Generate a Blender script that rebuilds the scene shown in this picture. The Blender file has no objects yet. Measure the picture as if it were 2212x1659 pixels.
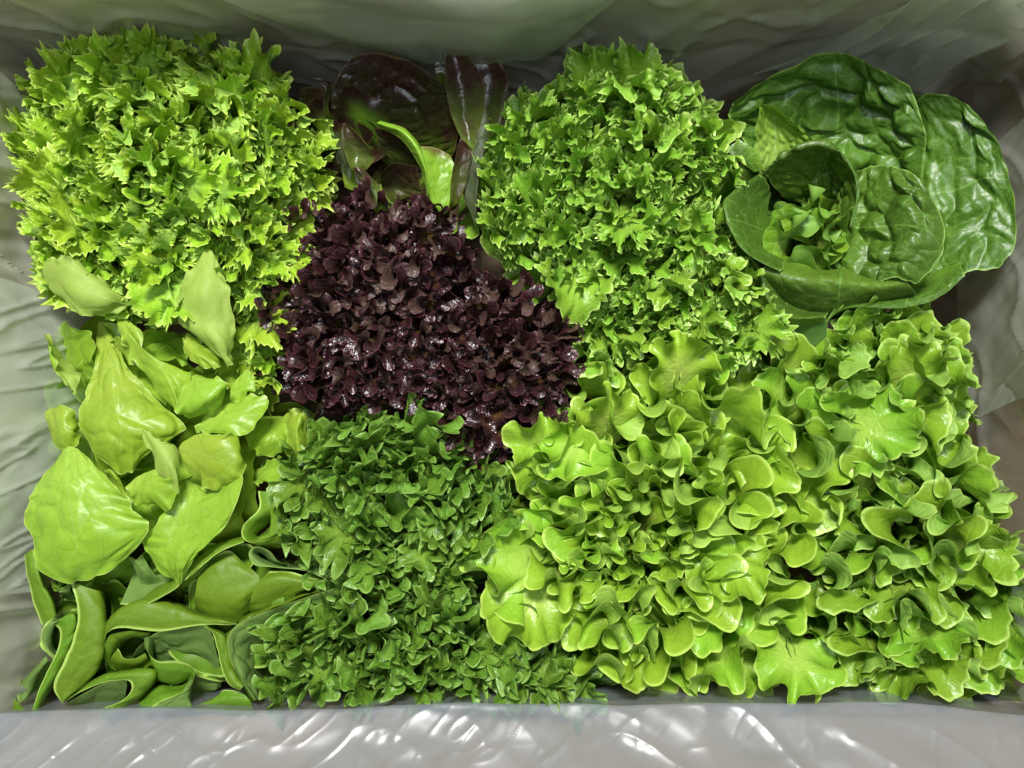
import bpy, math, random
import numpy as np
from mathutils import Vector, Quaternion, Euler
random.seed(7)
RS = np.random.RandomState(7)
PI = math.pi
C = bpy.context.scene.collection

# ---------------------------------------------------------------- camera, world, lamps, exposure
K = 0.60 / 2212.0            # metres per unit; all plan measures below are in these units
HC = 0.46                    # camera height above the lettuce tops (z = 0)
HU = HC / K
cam_d = bpy.data.cameras.new("camera")
cam = bpy.data.objects.new("camera", cam_d)
C.objects.link(cam)
cam.location = (0, 0, HC)
cam.rotation_euler = (0, 0, 0)
cam_d.sensor_width = 36
cam_d.lens = 36 * HC / 0.60
cam_d.clip_start = 0.01
cam_d.clip_end = 50
bpy.context.scene.camera = cam

world = bpy.data.worlds.new("World")
bpy.context.scene.world = world
world.use_nodes = True
bg = world.node_tree.nodes["Background"]
bg.inputs[0].default_value = (0.85, 0.93, 1.0, 1)
bg.inputs[1].default_value = 0.06

def area(name, loc, target, size, power, col):
    d = bpy.data.lights.new(name, 'AREA')
    d.shape = 'RECTANGLE'
    d.size, d.size_y = size
    d.energy = power
    d.color = col
    o = bpy.data.objects.new(name, d)
    C.objects.link(o)
    o.location = loc
    v = Vector(target) - Vector(loc)
    o.rotation_euler = v.to_track_quat('-Z', 'Y').to_euler()
    return o
area("ceiling_lamp", (-0.06, 0.52, 0.98), (0.0, -0.03, 0), (0.26, 0.14), 23.0, (1.0, 0.985, 0.94))
area("cool_fill_light", (0.10, -0.15, 1.5), (0, -0.02, 0), (0.9, 0.2), 8.0, (0.86, 0.93, 1.0))  # cool fill from above, standing in for an unseen window

vs = bpy.context.scene.view_settings
bpy.context.scene.display_settings.display_device = 'sRGB'
vs.view_transform = 'Standard'
vs.look = 'None'
vs.gamma = 1
vs.exposure = 0.0
bpy.context.scene.cycles.max_bounces = 8
bpy.context.scene.cycles.transparent_max_bounces = 12

# ---------------------------------------------------------------- helpers
def W(x, y, z):
    """photo-plan units at height z -> metres"""
    x = np.asarray(x, float); y = np.asarray(y, float); z = np.asarray(z, float)
    f = (HU - z) / HU
    return np.stack([(x - 1106) * f * K, (829.5 - y) * f * K, z * K], -1)

def hash3(ix, iy, iz, seed):
    n = (ix * 374761393 + iy * 668265263 + iz * 1274126177 + seed * 974711) & 0xffffffff
    n = ((n ^ (n >> 13)) * 1274126177) & 0xffffffff
    n = (n ^ (n >> 16)) & 0xffff
    return n / 32767.5 - 1.0
def noise(x, y, z=0.0, seed=0):
    x, y, z = np.broadcast_arrays(np.asarray(x, float), np.asarray(y, float), np.asarray(z, float))
    i, j, k = [np.floor(a).astype(np.int64) for a in (x, y, z)]
    u, v, w = x - i, y - j, z - k
    u, v, w = [a * a * (3 - 2 * a) for a in (u, v, w)]
    def h(a, b, c): return hash3(i + a, j + b, k + c, seed)
    def L(a, b, t): return a + (b - a) * t
    return L(L(L(h(0,0,0), h(1,0,0), u), L(h(0,1,0), h(1,1,0), u), v),
             L(L(h(0,0,1), h(1,0,1), u), L(h(0,1,1), h(1,1,1), u), v), w)
def fbm(x, y, z=0.0, seed=0, o=3):
    s = 0; a = 1.0; f = 1.0
    for q in range(o):
        s = s + a * noise(np.asarray(x) * f, np.asarray(y) * f, np.asarray(z) * f, seed + q * 17); a *= .5; f *= 2.03
    return s
def sst(a, b, x):
    t = np.clip((x - a) / (b - a), 0, 1); return t * t * (3 - 2 * t)

def grid_mesh(name, P, UV, mat, flip=False, wrap_hint=None):
    """P (nr,nc,3) metres, UV (nr,nc,2)"""
    nr, nc = P.shape[:2]
    idx = np.arange(nr * nc).reshape(nr, nc)
    q = np.stack([idx[:-1, :-1], idx[:-1, 1:], idx[1:, 1:], idx[1:, :-1]], -1).reshape(-1, 4)
    if flip: q = q[:, ::-1]
    me = bpy.data.meshes.new(name)
    me.vertices.add(nr * nc)
    me.vertices.foreach_set("co", P.reshape(-1).astype(np.float32))
    me.loops.add(q.size)
    me.loops.foreach_set("vertex_index", q.reshape(-1).astype(np.int32))
    me.polygons.add(len(q))
    me.polygons.foreach_set("loop_start", (np.arange(len(q)) * 4).astype(np.int32))
    me.polygons.foreach_set("loop_total", np.full(len(q), 4, np.int32))
    me.polygons.foreach_set("use_smooth", np.ones(len(q), bool))
    uvl = me.uv_layers.new(name="UVMap")
    uvl.data.foreach_set("uv", UV.reshape(-1, 2)[q.reshape(-1)].reshape(-1).astype(np.float32))
    me.update(calc_edges=True)
    me.materials.append(mat)
    return me

def link(name, me, parent=None, loc=(0, 0, 0), rot=(0, 0, 0), scale=1.0):
    o = bpy.data.objects.new(name, me)
    C.objects.link(o)
    if parent is not None:
        o.parent = parent
        loc = Vector(loc) - parent.location
    o.location = loc
    o.rotation_euler = rot
    o.scale = (scale,) * 3
    return o

def thing(name, label, cat, x, y, z=-560, group=None):
    o = bpy.data.objects.new(name, None)
    o.empty_display_size = 0.03
    C.objects.link(o)
    o.location = Vector(W(x, y, z))
    o['label'] = label; o['category'] = cat
    if group: o['group'] = group
    return o

# ---------------------------------------------------------------- materials
def nodes(name):
    m = bpy.data.materials.new(name)
    m.use_nodes = True
    nt = m.node_tree
    nt.nodes.clear()
    return m, nt
class NT:
    def __init__(s, nt): s.nt = nt
    def n(s, typ, **kw):
        nd = s.nt.nodes.new(typ)
        ins = kw.pop('ins', {})
        for a, b in kw.items(): setattr(nd, a, b)
        for a, b in ins.items():
            if isinstance(b, bpy.types.NodeSocket): s.nt.links.new(b, nd.inputs[a])
            else: nd.inputs[a].default_value = b
        return nd
    def math(s, op, a, b=0.0, clamp=False):
        nd = s.n('ShaderNodeMath', operation=op, use_clamp=clamp, ins={0: a, 1: b}); return nd.outputs[0]
    def mix(s, f, a, b, mode='MIX'):
        nd = s.n('ShaderNodeMix', data_type='RGBA', blend_type=mode)
        for i, v in ((0, f), (6, a), (7, b)):
            if isinstance(v, bpy.types.NodeSocket): s.nt.links.new(v, nd.inputs[i])
            else: nd.inputs[i].default_value = v if i == 0 else (*v[:3], 1)
        return nd.outputs[2]
    def ramp(s, f, stops):
        nd = s.n('ShaderNodeValToRGB', ins={0: f})
        cr = nd.color_ramp
        while len(cr.elements) < len(stops): cr.elements.new(0.5)
        for e, (p, c) in zip(cr.elements, stops):
            e.position = p; e.color = (*c[:3], 1) if len(c) >= 3 else (c[0],) * 3 + (1,)
        return nd.outputs[0]
    def smooth(s, x, a, b):
        nd = s.n('ShaderNodeMapRange', interpolation_type='SMOOTHSTEP', ins={0: x, 1: a, 2: b, 3: 0.0, 4: 1.0}); return nd.outputs[0]

def leaf_mat(name, tip, base, edge, under, rough=0.34, transl=0.30, vein=0.35, veinscale=95, bump=0.3,
             blot=None, blotamt=(0.45, 0.75), spec=0.5, edge_at=(0.955, 0.992), base_at=(0.15, 0.7), midrib=0.0, midcol=None,
             finebump=0.25, coat=0.0, veindark=0.0, cellh=1.0, veinw=0.055):
    m, nt = nodes(name); t = NT(nt)
    tc = t.n('ShaderNodeTexCoord')
    uv = t.n('ShaderNodeSeparateXYZ', ins={0: tc.outputs['UV']})
    u, v = uv.outputs[0], uv.outputs[1]
    oi = t.n('ShaderNodeObjectInfo').outputs['Random']
    ob = tc.outputs['Object']
    nz = t.n('ShaderNodeTexNoise', ins={'Vector': ob, 'Scale': 38.0, 'Detail': 3.0, 'Roughness': 0.55}).outputs[0]
    nf = t.n('ShaderNodeTexNoise', ins={'Vector': ob, 'Scale': 420.0, 'Detail': 3.0, 'Roughness': 0.6}).outputs[0]
    wv = t.n('ShaderNodeTexNoise', ins={'Vector': ob, 'Scale': 60.0, 'Detail': 1.0}).outputs[1]
    vec = t.n('ShaderNodeMix', data_type='VECTOR', ins={0: 0.012, 4: ob, 5: wv}).outputs[1]
    vo = t.n('ShaderNodeTexVoronoi', feature='DISTANCE_TO_EDGE', ins={'Vector': vec, 'Scale': float(veinscale)}).outputs[0]
    vo2 = t.n('ShaderNodeTexVoronoi', feature='DISTANCE_TO_EDGE', ins={'Vector': vec, 'Scale': float(veinscale) * 3.3}).outputs[0]
    vl = t.smooth(vo, veinw, 0.0)
    vl2 = t.smooth(vo2, 0.09, 0.0)
    col = t.mix(t.smooth(v, base_at[0], base_at[1]), base, tip)
    if blot:
        b = t.math('ADD', nz, t.math('MULTIPLY', t.math('SUBTRACT', v, 0.6), 0.5))
        col = t.mix(t.smooth(b, blotamt[0], blotamt[1]), col, blot)
    # life: slow colour drift and per-leaf drift
    hs = t.n('ShaderNodeHueSaturation', ins={'Hue': t.math('ADD', 0.480, t.math('MULTIPLY', oi, 0.024)), 'Saturation': 1.0,
             'Value': t.math('ADD', 0.80, t.math('ADD', t.math('MULTIPLY', nz, 0.28), t.math('MULTIPLY', oi, 0.16))), 'Color': col})
    col = hs.outputs[0]
    veinc = t.mix(0.55, col, tuple(min(1, c * 1.6 + 0.06) for c in base[:3]))
    if veindark < 0: veinc = t.mix(-veindark, col, (base[0] * 1.5, base[1] * 1.4, base[2] * 3))
    if veindark > 0: veinc = t.mix(veindark, col, (col_d := (tip[0] * .35, tip[1] * .55, tip[2] * .4)))
    col = t.mix(t.math('MULTIPLY', vl, vein), col, veinc)
    col = t.mix(t.math('MULTIPLY', vl2, vein * 0.4), col, veinc)
    if midrib > 0:
        au = t.math('ABSOLUTE', t.math('SUBTRACT', u, 0.5))
        wdt = t.math('MULTIPLY', t.math('SUBTRACT', 1.15, v), midrib)
        mr = t.math('SUBTRACT', 1.0, t.math('DIVIDE', au, wdt), clamp=True)
        mr = t.smooth(mr, 0.0, 0.6)
        # side veins leave the midrib at an angle
        sv = t.math('SUBTRACT', t.math('MULTIPLY', v, 7.0), t.math('MULTIPLY', au, 6.5))
        sv = t.math('ABSOLUTE', t.math('SUBTRACT', t.math('FRACT', t.math('ADD', sv, t.math('MULTIPLY', nz, 0.8))), 0.5))
        sv = t.math('MULTIPLY', t.smooth(sv, 0.045, 0.0), 0.45)
        mr = t.math('MAXIMUM', mr, sv)
        col = t.mix(t.math('MULTIPLY', mr, 0.6), col, midcol or base)
    # pale thin margin
    eu = t.math('MULTIPLY', t.math('ABSOLUTE', t.math('SUBTRACT', u, 0.5)), 2.0)
    ed = t.smooth(v, edge_at[0], edge_at[1])
    if midrib > 0:
        ed = t.math('MAXIMUM', ed, t.smooth(eu, 0.972, 0.995))
    col = t.mix(t.math('MULTIPLY', ed, 0.95), col, edge)
    bf = t.n('ShaderNodeNewGeometry').outputs['Backfacing']
    ucol = t.mix(t.math('MULTIPLY', ed, 0.6), t.mix(t.math('MULTIPLY', vl, 0.4), under, tuple(c * 1.2 for c in under[:3])), edge)
    col2 = t.mix(bf, col, ucol)
    # relief
    hgt = t.math('ADD', t.math('MULTIPLY', t.smooth(vo, 0.0, 0.32), 0.0012 * cellh), t.math('MULTIPLY', t.smooth(vo2, 0.0, 0.2), 0.0003))
    hgt = t.math('ADD', hgt, t.math('MULTIPLY', nf, 0.0004 * finebump * 4))
    if midrib > 0: hgt = t.math('SUBTRACT', hgt, t.math('MULTIPLY', mr, 0.0006))
    bp = t.n('ShaderNodeBump', ins={'Strength': bump, 'Distance': 1.0, 'Height': hgt}).outputs[0]
    rg = t.math('ADD', rough, t.math('ADD', t.math('MULTIPLY', t.math('SUBTRACT', nf, 0.5), 0.25), t.math('MULTIPLY', bf, 0.22)))
    p = t.n('ShaderNodeBsdfPrincipled', ins={'Base Color': col2, 'Roughness': rg, 'Specular IOR Level': spec, 'Normal': bp,
            'Coat Weight': coat, 'Coat Roughness': 0.15})
    tcol = t.mix(0.5, col2, t.mix(1.0, col2, (1.0, 1.0, 0.35), 'MULTIPLY'))
    tr = t.n('ShaderNodeBsdfTranslucent', ins={'Color': tcol, 'Normal': bp})
    mx = t.n('ShaderNodeMixShader', ins={0: transl, 1: p.outputs[0], 2: tr.outputs[0]})
    o = t.n('ShaderNodeOutputMaterial', ins={0: mx.outputs[0]})
    return m

M = {}
M['frisee'] = leaf_mat('frisee_leaf', (0.285, 0.49, 0.030), (0.28, 0.48, 0.07), (0.62, 0.80, 0.16), (0.30, 0.49, 0.08), vein=0.25, veinscale=260, rough=0.33, transl=0.2, bump=0.25)
M['frill'] = leaf_mat('frilly_green_leaf', (0.195, 0.40, 0.032), (0.24, 0.44, 0.05), (0.50, 0.70, 0.17), (0.22, 0.42, 0.045), vein=0.25, veinscale=260, rough=0.31, transl=0.2, bump=0.25)
M['red'] = leaf_mat('red_lollo_leaf', (0.034, 0.008, 0.010), (0.08, 0.050, 0.014), (0.085, 0.026, 0.034), (0.055, 0.026, 0.017), vein=0.2, veinscale=260, rough=0.3, transl=0.10,
                    blot=(0.024, 0.006, 0.008), spec=0.95, finebump=0.5, bump=0.3)
M['dark'] = leaf_mat('incised_green_leaf', (0.105, 0.235, 0.022), (0.17, 0.32, 0.035), (0.26, 0.44, 0.09), (0.14, 0.29, 0.03), vein=0.25, veinscale=240, rough=0.31, transl=0.18, bump=0.3)
M['bright'] = leaf_mat('bright_batavia_leaf', (0.265, 0.49, 0.036), (0.42, 0.62, 0.10), (0.52, 0.72, 0.13), (0.31, 0.50, 0.07), vein=0.5, veinscale=150, rough=0.34, transl=0.24, bump=0.22, veindark=0.45)
M['mid'] = leaf_mat('green_batavia_leaf', (0.195, 0.385, 0.028), (0.32, 0.50, 0.07), (0.46, 0.66, 0.14), (0.25, 0.44, 0.07), vein=0.45, veinscale=150, rough=0.32, transl=0.2, bump=0.28, veindark=0.35)
M['cos'] = leaf_mat('cos_leaf', (0.052, 0.122, 0.012), (0.12, 0.26, 0.02), (0.24, 0.40, 0.08), (0.07, 0.17, 0.025), vein=0.35, veinscale=95, rough=0.40, transl=0.12, bump=0.12, base_at=(0.0, 0.75), midrib=0.018, midcol=(0.16, 0.33, 0.06), edge_at=(0.985, 1.0))
M['cosheart'] = leaf_mat('cos_heart_leaf', (0.15, 0.34, 0.02), (0.36, 0.52, 0.11), (0.34, 0.56, 0.10), (0.2, 0.38, 0.06), vein=0.35, veinscale=130, rough=0.27, transl=0.25, bump=0.16, base_at=(0.1, 0.95), midrib=0.03, midcol=(0.45, 0.6, 0.2), edge_at=(0.985, 1.0))
M['redcos'] = leaf_mat('red_tinged_cos_leaf', (0.040, 0.038, 0.013), (0.15, 0.28, 0.02), (0.20, 0.13, 0.06), (0.050, 0.066, 0.026), vein=0.08, veinscale=100, rough=0.30, transl=0.12, bump=0.10, base_at=(0.05, 0.75),
                       blot=(0.042, 0.016, 0.012), blotamt=(0.44, 0.72), midrib=0.014, midcol=(0.07, 0.07, 0.025), edge_at=(0.98, 1.0))
M['redcosheart'] = leaf_mat('red_tinged_cos_heart', (0.22, 0.40, 0.03), (0.36, 0.55, 0.08), (0.26, 0.22, 0.07), (0.12, 0.20, 0.05), vein=0.6, veinscale=80, rough=0.36, transl=0.25, bump=0.16, base_at=(0.0, 0.5),
                       blot=(0.10, 0.07, 0.02), blotamt=(0.66, 0.90), edge_at=(0.97, 1.0), veindark=0.5)
M['butter'] = leaf_mat('butterhead_leaf', (0.27, 0.475, 0.034), (0.36, 0.55, 0.07), (0.52, 0.70, 0.16), (0.35, 0.49, 0.085), vein=0.38, veinw=0.035, veinscale=64, rough=0.40, transl=0.32, bump=0.10, base_at=(0.0, 0.8), midrib=0.010, midcol=(0.40, 0.60, 0.15), edge_at=(0.985, 1.0), finebump=0.4, veindark=0.75)
M['butterlow'] = leaf_mat('butterhead_outer_leaf', (0.108, 0.230, 0.013), (0.17, 0.32, 0.02), (0.40, 0.58, 0.12), (0.15, 0.26, 0.055), vein=0.55, veinw=0.03, veinscale=45, rough=0.52, spec=0.35, transl=0.16, bump=0.16, base_at=(0.0, 0.8), edge_at=(0.945, 0.985), finebump=0.3, veindark=-0.25)

# ---------------------------------------------------------------- ruffled leaf
def ruffle_leaf(name, mat, seed, R=105.0, Lst=190.0, lean=45.0, spread=118.0, waves=7, amp=1.75, pw=2.2,
                waves2=20, amp2=0.55, teeth=70, tooth=7.0, rows=13, per=5, lobes=0.13, cup=0.0, curl=0.0, droop=0.0, tsharp=1.25):
    """One leaf whose margin is longer than its middle: the margin meanders in S-folds (as in frilly lettuce).
    Tip at the local origin, x = outward, z = up; lengths in plan units."""
    rs = np.random.RandomState(seed)
    nc = teeth * per + 1
    th = np.linspace(-1, 1, nc)                       # arc parameter
    TH = math.radians(spread)
    vr = np.concatenate([np.linspace(0, 0.72, rows - 5, endpoint=False) ** 0.9, [0.76, 0.84, 0.90, 0.94, 0.975, 1.0]])
    # outline radius by angle
    ang = th * TH
    Rth = R * (1 + lobes * noise(th * 4.0 + 9, seed * 3.1, 0, 5) + lobes * .7 * noise(th * 9 + 3, seed * 1.7, 0, 6))
    Rth = Rth * (1 - 0.45 * sst(0.72, 1.0, np.abs(th)))
    # phases
    ph = waves * PI * th + 1.6 * noise(th * 3.2, seed * .77, 0, 7) + rs.rand() * 6
    ph2 = waves2 * PI * th + 2.2 * noise(th * 6.2, seed * .37, 1, 8) + rs.rand() * 6
    am = 1 + 0.35 * noise(th * 3.5, seed * 2.3, 2, 9)
    ds = 2.0 / (nc - 1)
    P = np.zeros((len(vr), nc, 3)); UV = np.zeros((len(vr), nc, 2))
    gate = 1 - 0.8 * sst(0.8, 1, np.abs(th))
    tt = np.arange(nc) / per
    fr = np.abs((tt % 1.0) - 0.5) * 2            # 1 at tooth edges (valley), 0 in the middle
    thh = np.interp(np.floor(tt), np.arange(teeth + 2), rs.rand(teeth + 2) ** 1.3)
    big = (rs.rand(teeth + 2) < 0.22)[np.minimum(np.floor(tt).astype(int), teeth)]
    tp = (1 - fr) ** tsharp * (0.35 + 0.9 * thh + 0.9 * big)
    skew = (noise(tt * .31, seed, 3, 4)) * 0.6
    for i, v in enumerate(vr):
        a1 = amp * v ** pw * am * gate
        a2 = amp2 * sst(0.55, 1.0, v) * gate
        phi = a1 * np.sin(ph + 0.5 * v) + a2 * np.sin(ph2 + v)
        c, s = np.cos(phi), np.sin(phi)
        g = 1.0 / max(0.16, c.mean())
        it = np.cumsum(c) * ds * g; it -= it[nc // 2]
        dt = it - (th - th[nc // 2])
        # keep only the waving part
        w = max(5, int(nc / waves * 1.0)) | 1
        k = np.ones(w) / w
        pad = w // 2
        def low(x): return np.convolve(np.pad(x, pad, mode='reflect'), k, 'valid')
        dt = dt - low(low(dt))
        inn = np.cumsum(s) * ds * g
        inn = inn - low(low(inn))
        arc = TH * v * R                              # arc length of unit th
        rad = v * Rth
        edge = (tp * tooth * sst(0.93, 1.0, v))
        rad = rad + edge
        q = np.abs(th) ** 2.0
        ox = -R - q * Lst * 0.35
        a = ang + dt * TH * 0.92
        x = ox + rad * np.cos(a) * 1.0
        y = rad * np.sin(a) * 0.95
        n = inn * arc
        n = n + cup * (y / R) ** 2 * R + fbm(x / 60., y / 60., seed * 1.3, 12, 2) * 5 * v
        n = n - droop * v ** 4 * R * (0.4 + 0.6 * np.cos(ang))
        P[i, :, 0] = x + R * 0 ; P[i, :, 1] = y; P[i, :, 2] = n
        UV[i, :, 0] = th * 0.5 + 0.5; UV[i, :, 1] = v
    # stalk row below the pole: squeeze the first row into the stalk
    st = []
    for f in (1.0, 0.5):
        r = P[0].copy()
        r[:, 0] = -R - Lst * f - 0.0 * r[:, 0]
        r[:, 1] = th * (16 + 8 * (1 - f)); r[:, 2] = 0
        st.append(r)
    P[0, :, 1] += th * 14
    P = np.concatenate([np.stack(st), P]); UV = np.concatenate([np.stack([UV[0], UV[0]]), UV])
    # bend the leaf: lean grows from the stalk to the tip
    xs = np.linspace(-R * 1.1 - Lst * 1.4, R * 0.4, 400)
    t01 = (xs - xs[0]) / (xs[-1] - xs[0])
    al = np.radians(90 - (lean * (0.15 + 0.85 * sst(0.0, 0.9, t01)) + curl * t01 ** 3))   # elevation angle of the axis
    dx = xs[1] - xs[0]
    cx = np.cumsum(np.cos(al)) * dx; cz = np.cumsum(np.sin(al)) * dx
    i0 = np.interp(0, xs, np.arange(400)); 
    cx -= np.interp(i0, np.arange(400), cx); cz -= np.interp(i0, np.arange(400), cz)
    X = P[..., 0]
    bx = np.interp(X, xs, cx); bz = np.interp(X, xs, cz); ba = np.interp(X, xs, al)
    Q = np.empty_like(P)
    Q[..., 0] = bx - np.sin(ba) * P[..., 2]
    Q[..., 2] = bz + np.cos(ba) * P[..., 2]
    Q[..., 1] = P[..., 1]
    return grid_mesh(name, Q * K, UV, mat, flip=True)

def inside(poly, x, y):
    c = False; n = len(poly)
    for i in range(n):
        x1, y1 = poly[i]; x2, y2 = poly[(i + 1) % n]
        if (y1 > y) != (y2 > y) and x < (x2 - x1) * (y - y1) / (y2 - y1) + x1: c = not c
    return c

def fill_head(root, poly, cen, Rm, mat, spacing, seed, kw, holes=(), z0=0, dome=60, classes=(12, 30, 48, 64, 76), nvar=3,
              jit=10, smin=0.8, smax=1.2, grow=1.0, zfun=None, rscale=None, tilt=0.75, wob=0.2, outl=0.0):
    mx = sum(p[0] for p in poly) / len(poly); my = sum(p[1] for p in poly) / len(poly)
    poly = [(mx + (p[0] - mx) * grow, my + (p[1] - my) * grow) for p in poly]
    rs = random.Random(seed)
    lib = {}
    for ci, ln in enumerate(classes):
        for q in range(nvar):
            k2 = dict(kw); 
            lib[ci, q] = ruffle_leaf('leaf', mat, seed * 100 + ci * 10 + q, lean=ln, **k2)
    xs = [p[0] for p in poly]; ys = [p[1] for p in poly]
    pts = []
    for t in range(7000):
        x = rs.uniform(min(xs), max(xs)); y = rs.uniform(min(ys), max(ys))
        ox_ = outl * float(noise(x / 70., y / 70., 0, seed)); oy_ = outl * float(noise(x / 70., y / 70., 5, seed))
        if not inside(poly, x + ox_, y + oy_): continue
        if any((x - a) ** 2 + (y - b) ** 2 < r * r for a, b, r in holes): continue
        sp = spacing * (rscale(x, y) if rscale else 1.0)
        if all((x - a) ** 2 + (y - b) ** 2 > sp * sp for a, b in pts): pts.append((x, y))
    n = 0
    for (x, y) in pts:
        dx, dy = x - cen[0], -(y - cen[1])
        d = math.hypot(dx, dy) / Rm
        az = math.atan2(dy, dx) + rs.gauss(0, 0.35 + 0.5 * max(0, 0.5 - d))
        ci = min(len(classes) - 1, int(d * len(classes) * 0.95 + rs.gauss(0, .35)) if d > 0 else 0); ci = max(0, ci)
        z = z0 - dome * d * d + rs.gauss(0, jit)
        if zfun: z += zfun(x, y)
        s = rs.uniform(smin, smax)
        if rscale: s *= rscale(x, y)
        P_ = Vector(W(x, y, z))
        vd = (Vector((0, 0, HC)) - P_).normalized()
        q0 = Vector((0, 0, 1)).rotation_difference(vd)
        qt = Quaternion().slerp(q0, tilt)
        e = (qt @ Euler((rs.gauss(0, wob), rs.gauss(0, wob), az)).to_quaternion()).to_euler()
        link('leaf', lib[ci, rs.randrange(nvar)], root, P_, e, s)
        n += 1
    return n



# ---------------------------------------------------------------- smooth leaf lofted through control points
def crom(Pc, n):
    """Catmull-Rom resample of (m, ..., 3) along axis 0 to n"""
    m = len(Pc)
    if m == 2:
        t = np.linspace(0, 1, n).reshape((n,) + (1,) * (Pc.ndim - 1))
        return Pc[0] * (1 - t) + Pc[1] * t
    Q = np.concatenate([[2 * Pc[0] - Pc[1]], Pc, [2 * Pc[-1] - Pc[-2]]])
    t = np.linspace(0, m - 1 - 1e-6, n); i = np.floor(t).astype(int); f = (t - i).reshape((n,) + (1,) * (Pc.ndim - 1))
    a, b, c, d = Q[i], Q[i + 1], Q[i + 2], Q[i + 3]
    return 0.5 * (2 * b + (c - a) * f + (2 * a - 5 * b + 4 * c - d) * f * f + (3 * b - a - 3 * c + d) * f ** 3)

def cells(x, y, size, seed):
    """blister height: 1 in the middle of a cell, 0 on the seams between cells"""
    gx, gy = np.floor(x / size).astype(int), np.floor(y / size).astype(int)
    d = []
    for a in (-1, 0, 1):
        for b in (-1, 0, 1):
            cx = gx + a; cy = gy + b
            px = (cx + 0.5 + 0.42 * hash3(cx, cy, 0, seed)) * size
            py = (cy + 0.5 + 0.42 * hash3(cx, cy, 9, seed)) * size
            d.append(np.hypot(x - px, y - py))
    d = np.sort(np.stack(d), 0)
    e = np.clip((d[1] - d[0]) / size, 0, 1)
    return sst(-0.15, 0.62, e) - 0.09

class Crop:
    """control points are read off in the units of an enlarged view and turned into plan units"""
    def __init__(s, ox, oy, f): s.ox, s.oy, s.f = ox, oy, f
    def __call__(s, rows):
        R_ = []
        for r in rows:
            R_.append([(s.ox + p[0] * s.f, s.oy + p[1] * s.f, p[2]) for p in r])
        return np.array(R_, float)

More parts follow.
